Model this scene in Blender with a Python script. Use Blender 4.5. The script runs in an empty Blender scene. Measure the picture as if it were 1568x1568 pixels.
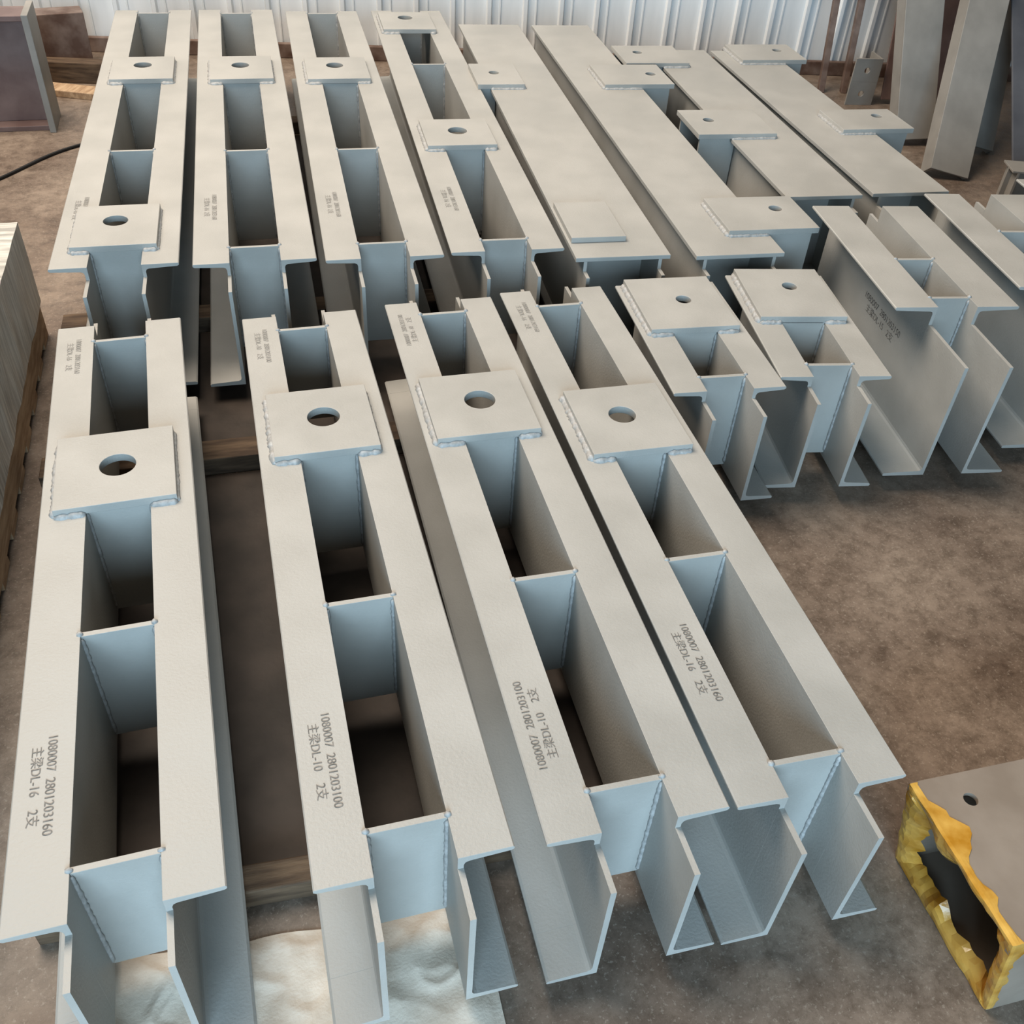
import bpy, bmesh, math, random
from mathutils import Vector, Matrix, noise
random.seed(7)
S=bpy.context.scene
COL=S.collection
S.view_settings.view_transform='Standard'
try: S.view_settings.look='Medium High Contrast'
except Exception: pass

# ------------------------------------------------------------------ materials
def newmat(name):
    m=bpy.data.materials.new(name); m.use_nodes=True
    nt=m.node_tree; b=nt.nodes['Principled BSDF']
    return m,nt,b
def N(nt,t,**k):
    n=nt.nodes.new(t)
    for a,v in k.items():
        setattr(n,a,v)
    return n
def noisemat(name,c1,c2,scale=6,rough=.5,rough2=None,bump=.0,bscale=60,metal=0,detail=6,lo=.35,hi=.65,spec=.5,stretch=None):
    m,nt,b=newmat(name); L=nt.links
    tc=N(nt,'ShaderNodeTexCoord'); mp=N(nt,'ShaderNodeMapping')
    L.new(tc.outputs['Object'],mp.inputs[0])
    if stretch: mp.inputs['Scale'].default_value=stretch
    n=N(nt,'ShaderNodeTexNoise'); n.inputs['Scale'].default_value=scale; n.inputs['Detail'].default_value=detail
    L.new(mp.outputs[0],n.inputs['Vector'])
    r=N(nt,'ShaderNodeValToRGB'); r.color_ramp.elements[0].position=lo; r.color_ramp.elements[1].position=hi
    r.color_ramp.elements[0].color=(*c1,1); r.color_ramp.elements[1].color=(*c2,1)
    L.new(n.outputs['Fac'],r.inputs[0]); L.new(r.outputs[0],b.inputs['Base Color'])
    b.inputs['Roughness'].default_value=rough; b.inputs['Metallic'].default_value=metal
    b.inputs['Specular IOR Level'].default_value=spec
    if rough2 is not None:
        mr=N(nt,'ShaderNodeMapRange'); mr.inputs[1].default_value=lo; mr.inputs[2].default_value=hi
        mr.inputs[3].default_value=rough; mr.inputs[4].default_value=rough2
        L.new(n.outputs['Fac'],mr.inputs[0]); L.new(mr.outputs[0],b.inputs['Roughness'])
    if bump:
        n2=N(nt,'ShaderNodeTexNoise'); n2.inputs['Scale'].default_value=bscale; n2.inputs['Detail'].default_value=4
        L.new(mp.outputs[0],n2.inputs['Vector'])
        bp=N(nt,'ShaderNodeBump'); bp.inputs['Strength'].default_value=bump; bp.inputs['Distance'].default_value=.002
        L.new(n2.outputs['Fac'],bp.inputs['Height']); L.new(bp.outputs[0],b.inputs['Normal'])
    return m
M_PAINT=noisemat('primer_paint',(.372,.367,.343),(.435,.430,.405),scale=5,rough=.45,rough2=.58,bump=.25,bscale=220,detail=10)
M_WELD=noisemat('weld_bead',(.32,.32,.31),(.46,.46,.45),scale=120,rough=.55,bump=.4,bscale=150)
M_TEXT=noisemat('stencil_ink',(.10,.10,.095),(.25,.24,.225),scale=110,rough=.6)
M_FAINT=noisemat('faint_ink',(.22,.215,.20),(.33,.32,.30),scale=90,rough=.6)
M_WOOD=noisemat('timber',(.065,.042,.027),(.16,.11,.07),scale=9,rough=.75,bump=.4,stretch=(1,6,6))
M_WOODP=noisemat('pallet_wood',(.34,.22,.13),(.55,.40,.26),scale=9,rough=.7,bump=.4,stretch=(6,1,6))
M_PURP=noisemat('brown_primer',(.17,.115,.105),(.24,.175,.16),scale=8,rough=.45,bump=.3)
M_SACK=noisemat('woven_sack',(.60,.52,.43),(.78,.70,.60),scale=14,rough=.9,bump=.35,bscale=200,spec=.15)
M_WRAP=noisemat('plastic_wrap',(.36,.345,.31),(.66,.63,.57),scale=10,rough=.3,rough2=.5,bump=.8,bscale=20,stretch=(1,7,.7))
M_TAPE=noisemat('yellow_tape',(.44,.21,.022),(.72,.46,.13),scale=16,rough=.15,bump=.4,bscale=40)
M_BLACK=noisemat('black_rubber',(.012,.012,.012),(.03,.03,.03),rough=.5)
M_SHADE=noisemat('painted_floor_shade',(.030,.023,.018),(.065,.050,.040),scale=7,rough=.6,bump=.4,bscale=40)  # near-black brown that paints in the floor shade around the beams
M_DARK=noisemat('dark_steel',(.11,.115,.13),(.15,.155,.17),rough=.45)
M_GREY=noisemat('grey_steel',(.27,.26,.24),(.34,.325,.30),rough=.5,bump=.2)
M_BOX=noisemat('box_steel',(.25,.205,.165),(.31,.26,.215),scale=9,rough=.5,bump=.2)
M_RUST=noisemat('rusty_pipe',(.13,.08,.06),(.26,.20,.17),scale=12,rough=.55,bump=.3)
M_WALL=noisemat('white_sheet_metal',(.76,.79,.80),(.88,.90,.90),scale=2,rough=.4,stretch=(6,6,1))
def floormat():
    m,nt,b=newmat('dusty_concrete'); L=nt.links
    tc=N(nt,'ShaderNodeTexCoord')
    def noi(s,d=8,rg=.6,dist=0):
        n=N(nt,'ShaderNodeTexNoise'); n.inputs['Scale'].default_value=s; n.inputs['Detail'].default_value=d
        n.inputs['Roughness'].default_value=rg; n.inputs['Distortion'].default_value=dist
        L.new(tc.outputs['Object'],n.inputs['Vector']); return n
    n1=noi(2.6,10,.65); n2=noi(18,12,.85,.2); n3=noi(130,3,.7)
    r1=N(nt,'ShaderNodeValToRGB'); e=r1.color_ramp.elements
    e[0].position=.35; e[0].color=(.165,.125,.098,1); e[1].position=.60; e[1].color=(.305,.248,.200,1)
    L.new(n1.outputs['Fac'],r1.inputs[0])
    r2=N(nt,'ShaderNodeValToRGB'); e=r2.color_ramp.elements
    e[0].position=.40; e[0].color=(.52,.50,.48,1); e[1].position=.56; e[1].color=(1.05,1.05,1.05,1)
    L.new(n2.outputs['Fac'],r2.inputs[0])
    mx=N(nt,'ShaderNodeMixRGB',blend_type='MULTIPLY'); mx.inputs[0].default_value=.75
    L.new(r1.outputs[0],mx.inputs[1]); L.new(r2.outputs[0],mx.inputs[2])
    r3=N(nt,'ShaderNodeValToRGB'); e=r3.color_ramp.elements
    e[0].position=.58; e[0].color=(0,0,0,1); e[1].position=.64; e[1].color=(1,1,1,1)
    L.new(n3.outputs['Fac'],r3.inputs[0])
    sc=N(nt,'ShaderNodeMath',operation='MULTIPLY'); sc.inputs[1].default_value=.4
    L.new(r3.outputs[0],sc.inputs[0])
    mx2=N(nt,'ShaderNodeMixRGB'); mx2.inputs[2].default_value=(.43,.38,.32,1)
    L.new(sc.outputs[0],mx2.inputs[0]); L.new(mx.outputs[0],mx2.inputs[1])
    L.new(mx2.outputs[0],b.inputs['Base Color'])
    mr=N(nt,'ShaderNodeMapRange'); mr.inputs[1].default_value=.4; mr.inputs[2].default_value=.6; mr.inputs[3].default_value=.36; mr.inputs[4].default_value=.6
    L.new(n2.outputs['Fac'],mr.inputs[0]); L.new(mr.outputs[0],b.inputs['Roughness'])
    bp=N(nt,'ShaderNodeBump'); bp.inputs['Strength'].default_value=.25; bp.inputs['Distance'].default_value=.004
    L.new(n2.outputs['Fac'],bp.inputs['Height']); L.new(bp.outputs[0],b.inputs['Normal'])
    return m
M_FLOOR=floormat()

# ------------------------------------------------------------------ helpers
def link(o,parent=None):
    COL.objects.link(o)
    if parent: o.parent=parent
    return o
def meshobj(name,bm,mat,parent=None,bevel=0,smooth=False):
    bmesh.ops.recalc_face_normals(bm,faces=bm.faces)
    me=bpy.data.meshes.new(name); bm.to_mesh(me); bm.free()
    me.materials.append(mat)
    if smooth:
        for p in me.polygons: p.use_smooth=True
    o=bpy.data.objects.new(name,me); link(o,parent)
    if bevel:
        md=o.modifiers.new('bev','BEVEL'); md.width=bevel; md.segments=2; md.limit_method='ANGLE'; md.angle_limit=math.radians(50)
    return o
def box(bm,x0,x1,y0,y1,z0,z1):
    vs=[bm.verts.new((x,y,z)) for z in (z0,z1) for y in (y0,y1) for x in (x0,x1)]
    for f in ((0,1,3,2),(4,6,7,5),(0,4,5,1),(2,3,7,6),(0,2,6,4),(1,5,7,3)):
        bm.faces.new([vs[i] for i in f])
def prism(bm,prof,y0,y1):
    a=[bm.verts.new((x,y0,z)) for x,z in prof]; b=[bm.verts.new((x,y1,z)) for x,z in prof]
    n=len(prof)
    bm.faces.new(a); bm.faces.new(b[::-1])
    for i in range(n): bm.faces.new((a[i],b[i],b[(i+1)%n],a[(i+1)%n]))
def weld(bm,p0,p1,r=.004,step=.006):
    p0=Vector(p0);p1=Vector(p1);d=p1-p0;n=max(2,int(d.length/step))
    q=d.normalized().to_track_quat('Z','Y')
    prev=None
    for i in range(n+1):
        rr=r*random.uniform(.75,1.2)*(.5 if i in(0,n) else 1)
        c=p0+d*i/n
        ring=[bm.verts.new(c+q@Vector((math.cos(a)*rr,math.sin(a)*rr,0))) for a in [k*math.tau/6 for k in range(6)]]
        if prev:
            for k in range(6): bm.faces.new((prev[k],prev[(k+1)%6],ring[(k+1)%6],ring[k]))
        else: bm.faces.new(ring[::-1])
        prev=ring
    bm.faces.new(prev)
def channel_prof(g,b,H,tw,tf,side,cope=0):
    """C profile: web on the gap side, flanges pointing outward. side=+1/-1"""
    x0=g/2; x1=x0+tw; x2=x0+b; t2=tf*.72; f=.008
    P=[(x0,0),(x2-.002,0),(x2,.002),(x2,t2-.003),(x2-.004,t2),(x1+f,tf),(x1+f*.3,tf+f*.3),(x1,tf+f)]
    if cope: P+=[(x1,H-cope),(x0,H-cope)]
    else:
        P+=[(x1,H-tf-f),(x1+f*.3,H-tf-f*.3),(x1+f,H-tf),(x2-.004,H-t2),(x2,H-t2+.003),(x2,H-.002),(x2-.002,H),(x0,H)]
    return [(side*x,z) for x,z in P]
def holed_plate(bm,cx,cy,w,l,z0,z1,hx,hy,r,n=40):
    def outline(k):
        a=k*math.tau/n+math.tau/8
        dx,dy=math.cos(a),math.sin(a)
        m=max(abs(dx),abs(dy)); ux,uy=dx/m,dy/m
        return cx+ux*w/2, cy+uy*l/2
    o=[outline(k) for k in range(n)]
    h=[]
    for k in range(n):
        a=k*math.tau/n+math.tau/8
        h.append((hx+math.cos(a)*r,hy+math.sin(a)*r))
    V={}
    for nm,pts in (('o',o),('h',h)):
        for zz,z in ((0,z0),(1,z1)):
            V[nm,zz]=[bm.verts.new((x,y,z)) for x,y in pts]
    for k in range(n):
        j=(k+1)%n
        bm.faces.new((V['o',1][k],V['o',1][j],V['h',1][j],V['h',1][k]))
        bm.faces.new((V['o',0][j],V['o',0][k],V['h',0][k],V['h',0][j]))
        bm.faces.new((V['o',0][k],V['o',0][j],V['o',1][j],V['o',1][k]))
        bm.faces.new((V['h',0][j],V['h',0][k],V['h',1][k],V['h',1][j]))
def text(parent,body,size,loc,rot,mat=None,name='stencil_text'):
    c=bpy.data.curves.new(name,'FONT'); c.body=body; c.size=size; c.align_x='CENTER'; c.align_y='CENTER'; c.space_line=1.1
    c.materials.append(mat or M_TEXT)
    o=bpy.data.objects.new(name,c); o.location=loc; o.rotation_euler=rot
    link(o,parent); return o
PT=.018
def plate(root,n,yaw,P,H):
    px0,px1,py0,py1,r,hx,hy=P
    R=Matrix.Rotation(-yaw,2)
    cl=R@(Vector(((px0+px1)/2,(py0+py1)/2))-n); hl=R@(Vector((hx,hy))-n)
    w=px1-px0;l=py1-py0
    bm=bmesh.new(); holed_plate(bm,cl.x,cl.y,w,l,H+.0005,H+PT,hl.x,hl.y,r)
    meshobj('base_plate',bm,M_PAINT,root,.0010)
    return cl,w,l

def beam(near,far,z,g=.115,b=.081,H=.28,ext=.075,cope=.028,stiff=(),plates=(),texts=(),name='double_channel_beam',farext=.06):
    """near/far: world xy of the centre line at the ends of the top flanges"""
    n=Vector(near);f=Vector(far);L=(f-n).length
    yaw=-math.atan2(f.x-n.x,f.y-n.y)
    root=bpy.data.objects.new(name,None); root.empty_display_size=.1
    root.location=(n.x,n.y,z); root.rotation_euler=(0,0,yaw); link(root)
    tw,tf=.009,.0125
    for s,nm in ((-1,'channel_left'),(1,'channel_right')):
        bm=bmesh.new(); prism(bm,channel_prof(g,b,H,tw,tf,s),0,L)
        meshobj(nm,bm,M_PAINT,root,.0006)
        bm=bmesh.new()
        prism(bm,channel_prof(g,b,H,tw,tf,s,cope),-ext,0)
        if farext: prism(bm,channel_prof(g,b,H,tw,tf,s,cope),L,L+farext)
        meshobj(nm+'_coped_end',bm,M_PAINT,root,0)
    bm=bmesh.new(); wb=bmesh.new()
    for y in stiff:
        yy=y-n.y
        box(bm,-g/2,g/2,yy-.005,yy+.005,.012,H-.001)
        for s in (-1,1):
            weld(wb,(s*(g/2-.001),yy-.006,.02),(s*(g/2-.001),yy-.006,H-.006),.0042)
            weld(wb,(s*(g/2-.004),yy,H-.001),(s*(g/2+.006),yy,H+.0005),.0055,.005)
    if stiff: meshobj('stiffener_plates',bm,M_PAINT,root,.0006)
    else: bm.free()
    for P in plates:
        cl,w,l=plate(root,n,yaw,P,H)
        weld(wb,(cl.x-w/2,cl.y-l/2,H),(cl.x-w/2,cl.y+l/2,H),.0095)
        weld(wb,(cl.x+w/2,cl.y-l/2,H),(cl.x+w/2,cl.y+l/2,H),.005)
        for yy in (cl.y-l/2,cl.y+l/2):
            weld(wb,(cl.x-w/2,yy,H),(-g/2,yy,H),.009)
            weld(wb,(g/2,yy,H),(cl.x+w/2,yy,H),.009)
    if len(wb.verts): meshobj('weld_beads',wb,M_WELD,root,0,True)
    else: wb.free()
    for (body,size,lx,ly,up,mat) in texts:
        text(root,body,size,(lx,ly,H+.0006),(0,0,math.radians(90 if up else -90)),mat)
    return root

T16='1080007  2801203160\n主梁DL-16    2支'
T10='1080007  2801203100\n主梁DL-10    2支'
fx=-(.115/2+.042)
def near_texts(T,cy,L,up=False):
    return [(T,.0188,fx,cy,up,M_TEXT),(T,.0165,fx,L-.13,up,M_FAINT)]
ZB=.05
beam((-.275,.68),(-.315,2.18),ZB,stiff=(2.11,1.50,1.18,.755),plates=[(-.412,-.192,1.485,1.71,.034,-.298,1.60)],texts=near_texts(T16,.22,1.5))
beam((.11,.65),(.105,2.15),ZB,stiff=(2.085,1.58,1.16,.72),plates=[(-.002,.212,1.565,1.79,.034,.11,1.685)],texts=near_texts(T10,.20,1.5))
beam((.431,.64),(.457,2.16),ZB,stiff=(2.10,1.575,1.15,.71),plates=[(.332,.556,1.56,1.79,.034,.45,1.685)],texts=near_texts(T10,.20,1.52,True))
beam((.719,.63),(.762,2.17),ZB,stiff=(2.09,1.46,1.14,.69),plates=[(.638,.858,1.445,1.68,.030,.742,1.572)],texts=near_texts(T16,.27,1.54))
def rear(n,f,st,pl):
    return beam(n,f,ZB,g=.13,b=.0925,H=.314,cope=.035,ext=.09,stiff=st,plates=pl,
      texts=[('1080007  2801203160\n主梁DL-16  2支',.019,-.112,.35,False,M_FAINT)])
rear((-.33,2.41),(-.25,4.80),(4.76,3.83,3.19,2.50),[(-.435,-.22,2.49,2.74,.032,-.33,2.64),(-.39,-.17,3.82,4.08,.032,-.28,3.98)])
rear((.018,2.38),(.095,4.79),(4.74,3.80,3.15,2.47),[(-.042,.185,3.79,4.06,.032,.07,3.95)])
rear((.354,2.35),(.465,4.75),(4.72,3.77,3.12,2.44),[(.308,.54,3.76,4.02,.032,.42,3.92)])
rear((.69,2.34),(.845,4.74),(4.70,3.97,3.08,2.41),[(.695,.92,4.38,4.65,.032,.81,4.56),(.62,.85,3.06,3.30,.032,.738,3.19)])
beam((1.038,1.64),(1.078,2.15),ZB,stiff=(1.70,1.90,2.1),plates=[(.95,1.183,1.89,2.15,.020,1.08,2.03)],name='short_double_channel_stub',farext=0)
beam((1.318,1.645),(1.403,2.145),ZB,stiff=(1.70,1.90,2.1),plates=[(1.265,1.497,1.89,2.15,.020,1.398,2.05)],name='short_double_channel_stub',farext=0)
o=beam((1.69,1.75),(1.78,2.34),ZB,g=.105,b=.112,H=.373,ext=.20,cope=.05,stiff=(2.01,1.80),name='deep_double_channel_beam')
text(o,'1080007  2801203150\n主梁DL-15   2支',.026,(-.0535-.0085,.22,.215),(math.radians(90),0,math.radians(-90)),None)
beam((2.085,1.79),(2.18,2.37),ZB,g=.105,b=.112,H=.373,ext=.20,cope=.05,stiff=(2.12,1.85),name='deep_double_channel_beam')
beam((2.46,1.85),(2.56,2.43),ZB,g=.105,b=.112,H=.373,ext=.20,cope=.05,stiff=(2.12,1.9),name='deep_double_channel_beam')

def boxbeam(near,far,w,z,H,plates,name='box_column_beam'):
    n=Vector(near);f=Vector(far);L=(f-n).length
    yaw=-math.atan2(f.x-n.x,f.y-n.y)
    root=bpy.data.objects.new(name,None); root.location=(n.x,n.y,z); root.rotation_euler=(0,0,yaw); link(root)
    bm=bmesh.new(); box(bm,-w/2,w/2,0,L,H-.012,H); box(bm,-w/2,w/2,-.03,L,0,.012)
    meshobj('flange_plates',bm,M_PAINT,root,.001)
    bm=bmesh.new()
    for s in (-1,1):
        x=s*(w/2-.028)
        box(bm,x-.005,x+.005,0,L,.012,H-.012); box(bm,x-.005,x+.005,-.04,0,.012,H-.04)
    for y in (.14,L/2,L-.05): box(bm,-w/2+.033,w/2-.033,y-.005,y+.005,.012,H-.012)
    meshobj('web_plates',bm,M_PAINT,root,.0006)
    wb=bmesh.new()
    for P in plates:
        cl,pw,l=plate(root,n,yaw,P,H)
        bm=bmesh.new()
        s=1 if cl.x>0 else -1
        xe=cl.x+s*(pw/2-.012)
        if abs(xe)>w/2+.02:
            xa,xb=sorted((s*(w/2-.02),xe))
            for yy in (cl.y-l/2+.02,cl.y+l/2-.02): box(bm,xa,xb,yy-.005,yy+.005,.02,H)
            meshobj('gusset_plates',bm,M_PAINT,root,.0006)
        else: bm.free()
        xin=cl.x-s*pw/2
        weld(wb,(xin,cl.y-l/2,H),(xin,cl.y+l/2,H),.009)
        for yy in (cl.y-l/2,cl.y+l/2): weld(wb,(xin,yy,H),(s*w/2,yy,H),.007)
    meshobj('weld_beads',wb,M_WELD,root,0,True)
    return root
bb=boxbeam((.995,2.255),(1.175,4.50),.27,ZB,.314,[(.93,1.11,3.64,3.89,.02,1.015,3.78)])
boxbeam((1.33,2.215),(1.50,4.47),.262,ZB,.314,[(1.42,1.70,3.59,3.835,.02,1.64,3.71),(1.35,1.63,2.315,2.54,.02,1.55,2.45)])
boxbeam((1.78,2.55),(1.90,4.07),.26,ZB,.314,[(1.60,1.87,3.84,4.08,.02,1.69,3.99),(1.575,1.865,3.045,3.29,.02,1.66,3.19)])
boxbeam((2.085,2.535),(2.19,4.04),.27,ZB,.314,[(2.12,2.41,3.84,4.06,.02,2.33,3.97),(2.13,2.41,3.03,3.235,.02,2.33,3.16)])
bm=bmesh.new(); box(bm,-.128,.03,.09,.325,.3145,.330); meshobj('cover_plate',bm,M_PAINT,bb,.001)

# ------------------------------------------------------------------ timbers and added floor shade sheets
def timber(x0,y0,x1,y1,w,z0,z1,mat=M_WOOD,name='support_timber'):
    a=Vector((x0,y0));b=Vector((x1,y1));d=b-a
    bm=bmesh.new(); box(bm,0,d.length,-w/2,w/2,0,z1-z0)
    o=meshobj(name,bm,mat,None,.003); o.location=(x0,y0,z0); o.rotation_euler=(0,0,math.atan2(d.y,d.x)); return o
timber(-.46,.86,.92,.80,.05,0,.05)
timber(-.55,2.02,.93,2.00,.08,0,.05)
timber(-.55,2.72,2.45,2.66,.08,0,.05)
timber(-.5,4.35,1.45,4.25,.08,0,.05)
timber(1.45,3.75,2.5,3.72,.08,0,.05)
timber(.93,1.76,2.75,1.92,.06,0,.05)
timber(.97,2.02,2.75,2.24,.06,0,.05)
def shade_sheet(pts):  # thin dark sheet, added to deepen the shade on the floor under the beams
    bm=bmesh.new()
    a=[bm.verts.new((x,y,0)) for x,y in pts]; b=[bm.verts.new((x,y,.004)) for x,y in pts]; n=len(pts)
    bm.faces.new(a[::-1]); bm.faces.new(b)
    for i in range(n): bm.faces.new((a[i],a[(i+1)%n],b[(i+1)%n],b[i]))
    meshobj('floor_shade_sheet',bm,M_SHADE)
shade_sheet([(-.39,.90),(.80,.86),(.85,1.95),(-.41,1.97)])
shade_sheet([(-.46,2.07),(.86,2.05),(.94,2.63),(-.46,2.67)])
shade_sheet([(-.46,2.77),(1.0,2.75),(1.15,4.2),(-.36,4.28)])

# ------------------------------------------------------------------ room
bm=bmesh.new(); box(bm,-5,8,-5,7.5,-.1,0); meshobj('floor',bm,M_FLOOR)
def wall():
    bm=bmesh.new(); pts=[]; x=-4.0
    while x<5.0:
        pts+=[(x,0),(x+.075,0),(x+.082,-.018),(x+.10,-.018),(x+.107,0),(x+.14,0),(x+.143,-.006),(x+.149,-.006),(x+.152,0)]
        x+=.185
    a=[bm.verts.new((p[0],p[1],0)) for p in pts]; b=[bm.verts.new((p[0],p[1],3.2)) for p in pts]
    for i in range(len(pts)-1): bm.faces.new((a[i],a[i+1],b[i+1],b[i]))
    o=meshobj('wall_back',bm,M_WALL)
    o.location=(-.62,5.56,0); o.rotation_euler=(0,0,math.atan2(4.87-5.56,3.09+.62))
    bm=bmesh.new(); box(bm,-4,5,-.05,-.02,0,.07); t=meshobj('baseboard_back',bm,M_RUST,None,.004); t.location=o.location; t.rotation_euler=o.rotation_euler
wall()

# ------------------------------------------------------------------ pallet with wrapped bundle
root=bpy.data.objects.new('wrapped_sheet_pallet',None); link(root)
bm=bmesh.new()
for x in (-1.5,-1.1,-.68): box(bm,x,x+.08,1.0,2.74,.022,.10)
y=1.0
while y<2.7: box(bm,-1.5,-.60,y,y+.09,.10,.12); box(bm,-1.5,-.60,y,y+.09,0,.022); y+=.165
meshobj('pallet_boards',bm,M_WOODP,root,.002)
bm=bmesh.new(); box(bm,-1.5,-.59,.95,2.72,.12,.36)
bmesh.ops.subdivide_edges(bm,edges=bm.edges,cuts=30,use_grid_fill=True)
for v in bm.verts:
    q=v.co*14; d=noise.noise(Vector((q.x,q.y*1.0,q.z*.4)))*.006; v.co.x+=d; v.co.z+=noise.noise(q*.8+Vector((9,0,0)))*.004*(1 if v.co.z>.2 else 0)
meshobj('wrapped_sheets',bm,M_WRAP,root,0,False)

# transverse H-beam at the far left with end plate
root=bpy.data.objects.new('brown_h_beam',None); link(root)
bm=bmesh.new(); box(bm,-1.7,-.725,4.50,4.512,.02,.43); box(bm,-1.7,-.725,4.43,4.58,.42,.44); box(bm,-1.7,-.725,4.43,4.58,0,.02)
meshobj('web_and_flanges',bm,M_PURP,root,.002)
bm=bmesh.new(); box(bm,-.725,-.70,4.40,4.62,0,.45); meshobj('end_plate',bm,M_GREY,root,.002)
timber(-.85,4.95,-.30,4.72,.10,0,.03,M_WOODP,'scrap_plank')
timber(-.80,5.10,-.35,5.0,.08,0,.09,M_WOOD,'scrap_plank')
timber(-1.1,5.2,-.6,5.3,.12,0,.25,M_RUST,'scrap_steel_offcut')
c=bpy.data.curves.new('rubber_cable','CURVE'); c.dimensions='3D'; c.bevel_depth=.006; sp=c.splines.new('NURBS')
P=[(-1.4,3.7),(-1.1,3.75),(-.9,3.85),(-.78,4.05),(-.62,4.25),(-.45,4.3)]; sp.points.add(len(P)-1)
for p,q in zip(sp.points,P): p.co=(q[0],q[1],.006,1)
sp.use_endpoint_u=True; c.materials.append(M_BLACK); link(bpy.data.objects.new('rubber_cable',c))

# ------------------------------------------------------------------ right rear: leaning members
def leaning(base,top,w,dp,mat,name,facing=(0,-1,0),channel=True):
    a=Vector(base);b=Vector(top);d=(b-a);L=d.length;z=d.normalized()
    nrm=Vector(facing); nrm=(nrm-z*nrm.dot(z)).normalized(); x=nrm.cross(z).normalized()
    bm=bmesh.new()
    box(bm,-w/2,w/2,-.005,.005,0,L)
    if channel:
        box(bm,-w/2,-w/2+.01,.0,dp,0,L); box(bm,w/2-.01,w/2,.0,dp,0,L)
    o=meshobj(name,bm,mat,None,.002)
    m=Matrix((( x.x,-nrm.x,z.x),(x.y,-nrm.y,z.y),(x.z,-nrm.z,z.z))).to_4x4(); m.translation=a
    o.matrix_world=m; return o
leaning((3.04,3.80,.03),(3.06,4.28,1.1),.18,.08,M_GREY,'leaning_steel_channel',(-.15,-.9,.3))
leaning((2.96,3.41,.03),(3.42,4.18,1.1),.18,.08,M_GREY,'leaning_steel_channel',(-.2,-.9,.3))
leaning((3.30,3.66,.03),(3.72,4.42,1.0),.12,.06,M_GREY,'leaning_steel_channel',(-.2,-.9,.3))
leaning((3.36,3.27,.02),(3.61,4.21,.98),.34,.06,M_DARK,'leaning_dark_plate',(-.1,-.9,.3),False)
leaning((3.46,4.32,.02),(3.51,4.62,1.2),.52,.06,M_PURP,'leaning_brown_plate',(-.1,-.9,.3),False)
leaning((2.98,4.55,.0),(3.0,4.78,1.3),.03,.03,M_RUST,'leaning_rusty_angle',(-.3,-1,0))
leaning((3.10,4.53,.0),(3.14,4.74,1.3),.03,.03,M_RUST,'leaning_rusty_angle',(-.3,-1,0))
root=bpy.data.objects.new('bolted_angle_bracket',None); root.location=(3.08,4.36,0); root.rotation_euler=(0,0,math.radians(-8)); link(root)
bm=bmesh.new(); holed_plate(bm,0,.055,.14,.11,0,.01,0,.055,.014); holed_plate(bm,0,.165,.14,.11,0,.01,0,.165,.014)
bmesh.ops.rotate(bm,verts=bm.verts,matrix=Matrix.Rotation(math.radians(90),3,'X'))
meshobj('upright_leg',bm,M_GREY,root,.001)
bm=bmesh.new(); box(bm,.06,.07,0,.12,0,.22); meshobj('side_leg',bm,M_GREY,root,.001)
root=bpy.data.objects.new('small_steel_frame',None); root.location=(3.0,3.08,0); root.rotation_euler=(0,0,math.radians(-20)); link(root)
bm=bmesh.new()
for x in (0,.11,.22): box(bm,x,x+.01,0,.12,.0,.16)
box(bm,-.02,.25,.05,.06,.0,.16); box(bm,-.02,.25,0,.12,.16,.168)
meshobj('frame_plates',bm,M_GREY,root,.001)

# ------------------------------------------------------------------ taped box section (mitred end)
root=bpy.data.objects.new('taped_box_section',None); root.location=(.90,.515,0); root.rotation_euler=(0,0,math.radians(-1)); link(root)
W=.265;Hb=.26;t=.008;Lb=.8;MI=.07
bm=bmesh.new()
box(bm,MI,Lb,-W/2,W/2,0,t)
for ya,yb in ((-W/2,-W/2+t),(W/2-t,W/2)): prism(bm,[(MI,t),(Lb,t),(Lb,Hb-t),(0,Hb-t)],ya,yb)
holed_plate(bm,.12,0,.24,W,Hb-t,Hb,.08,.085,.0115)
box(bm,.24,Lb,-W/2,W/2,Hb-t,Hb)
meshobj('tube_walls',bm,M_BOX,root,0)
bm=bmesh.new()
def ringpt(u):
    per=2*(W+Hb); s=u*per
    if s<W: return (-W/2+s,Hb)
    s-=W
    if s<Hb: return (W/2,Hb-s)
    s-=Hb
    if s<W: return (W/2-s,0.0)
    s-=W
    return (-W/2,s)
NU=96; rows=[]
prof=[(.016,-.0012),(.010,-.0016),(.004,-.0018),(-.002,-.001),(-.003,.004),(-.002,.011),(.002,.018),(.010,.025),(.022,.032)]
random.seed(4)
for j,(x,ins) in enumerate(prof):
    row=[]
    for i in range(NU):
        y,z=ringpt(i/NU)
        a=math.tau*i/NU; cx,sx=math.cos(a)*5,math.sin(a)*5
        nn=noise.noise(Vector((cx,sx,j*.25))); n2=noise.noise(Vector((cx*.6,sx*.6,7)))
        n3=noise.noise(Vector((cx*1.7,sx*1.7,j*.18)))
        xx=x+nn*.003*min(j,4)/4
        if j==0: xx+=max(-.010,n2*.035+n3*.010)
        d=ins-(abs(nn)*.0015 if j in(1,2,3) else 0)
        if j>=4:
            k=(j-3)/5
            d+= (max(0,n2-.08)*.08 + n3*.012)*k; xx+=n3*.010*k + random.uniform(-.0008,.0008)
            d=max(.002,d)
        yy=math.copysign(min(abs(y),W/2-d) if abs(y)<W/2-1e-6 else W/2-d,y)
        if z>Hb-1e-6: zz=Hb-d
        elif z<1e-6: zz=d
        else: zz=min(max(z,d),Hb-d)
        zz=max(.0008,zz)
        row.append(bm.verts.new((xx+MI*(1-zz/Hb),yy,zz)))
    rows.append(row)
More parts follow.
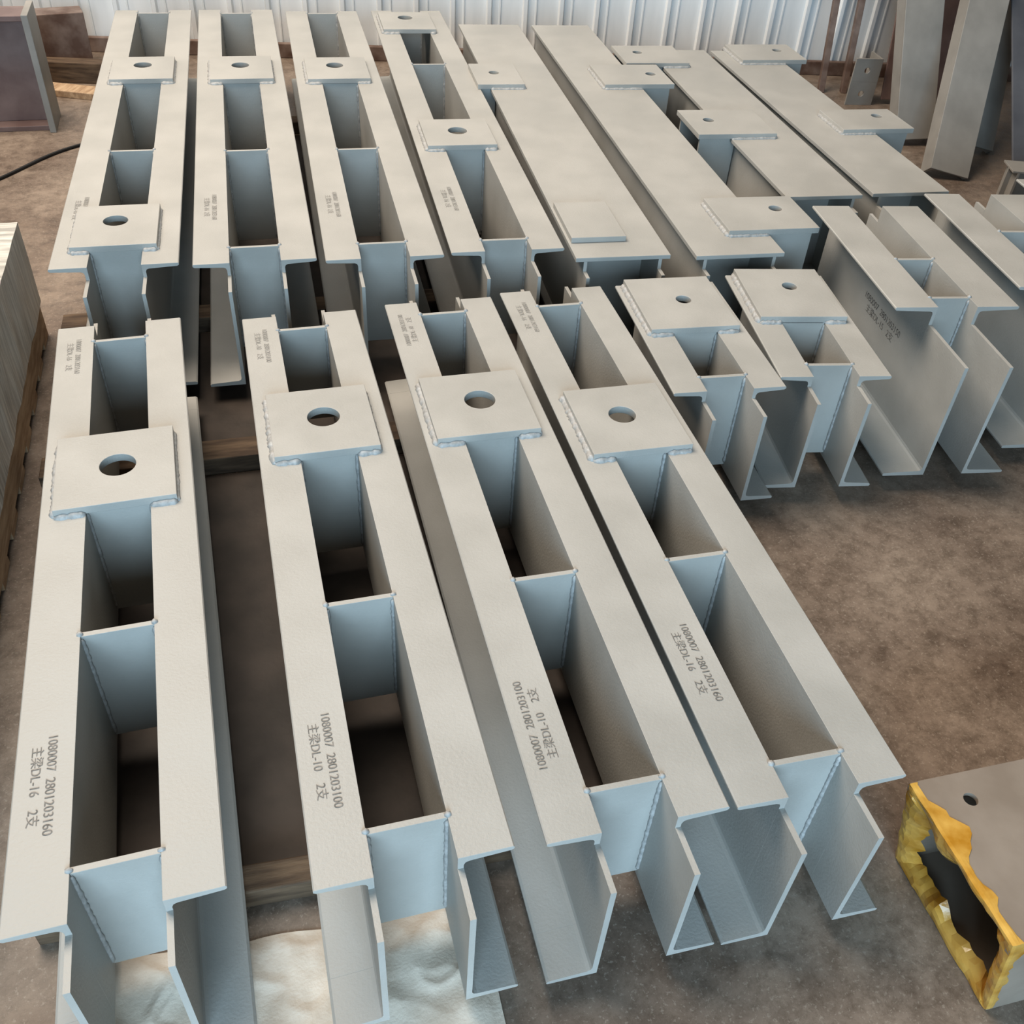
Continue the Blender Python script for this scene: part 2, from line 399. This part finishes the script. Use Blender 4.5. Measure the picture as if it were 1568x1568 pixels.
for j in range(len(rows)-1):
    for i in range(NU):
        bm.faces.new((rows[j][i],rows[j][(i+1)%NU],rows[j+1][(i+1)%NU],rows[j+1][i]))
bmesh.ops.triangulate(bm,faces=bm.faces)
meshobj('yellow_tape_film',bm,M_TAPE,root,0,False)

# ------------------------------------------------------------------ woven sacks on floor
def sack(name,cx,cy,w,l,seed):
    bm=bmesh.new(); n=110
    V=[[None]*(n+1) for _ in range(n+1)]
    def ridge(p): return max(0,1-abs(noise.noise(p))*3)
    for i in range(n+1):
        for j in range(n+1):
            u=i/n-.5;v=j/n-.5
            e=min(.5-abs(u),.5-abs(v))*2
            p=Vector((u*w*9+seed,v*l*9,seed))
            z=.003+min(1,e*8)*(.004*ridge(p)+.003*ridge(p*1.9+Vector((3,1,0)))+.005*noise.noise(p*.8))
            V[i][j]=bm.verts.new((cx+u*w*(1+.10*noise.noise(p*.6)),cy+v*l*(1+.10*noise.noise(p*.6+Vector((4,4,4)))),max(.001,min(z,.045))))
    for i in range(n):
        for j in range(n): bm.faces.new((V[i][j],V[i+1][j],V[i+1][j+1],V[i][j+1]))
    meshobj(name,bm,M_SACK,None,0,True)
sack('woven_sack',-.30,.565,.22,.42,1.3)
sack('woven_sack',.04,.545,.38,.42,7.1)
timber(-.56,.56,-.43,.58,.10,0,.045,M_WOODP,'short_timber_block')

# ------------------------------------------------------------------ light
w=bpy.data.worlds.new('hall_ambient'); S.world=w; w.use_nodes=True
w.node_tree.nodes['Background'].inputs[0].default_value=(1.0,.96,.90,1); w.node_tree.nodes['Background'].inputs[1].default_value=.085
def area(name,loc,tgt,sx,sy,col,pw):
    l=bpy.data.lights.new(name,'AREA'); l.shape='RECTANGLE'; l.size=sx; l.size_y=sy; l.color=col; l.energy=pw
    o=bpy.data.objects.new(name,l); o.location=loc; o.rotation_euler=(Vector(tgt)-Vector(loc)).to_track_quat('-Z','Y').to_euler(); link(o)
area('open_door_daylight',(-.7,-3.4,1.9),(-.05,2.2,.2),3.2,2.4,(.58,.81,1.0),285)
area('roof_skylight',(-1.1,3.5,5.0),(1.0,2.2,0),3.0,3.5,(1.0,.87,.74),345)

# ------------------------------------------------------------------ camera
R=Vector((.9639,.1331,-.2307)).normalized();F=Vector((-.2609,.6468,-.7167)).normalized();U=R.cross(F).normalized();F=U.cross(R)
cam=bpy.data.cameras.new('camera'); cam.sensor_width=36; cam.lens=36*1467/1568
co=bpy.data.objects.new('camera',cam); link(co)
mw=Matrix((R,F,U)).to_4x4(); mw.translation=(0,0,1.55); co.matrix_world=mw
S.camera=co
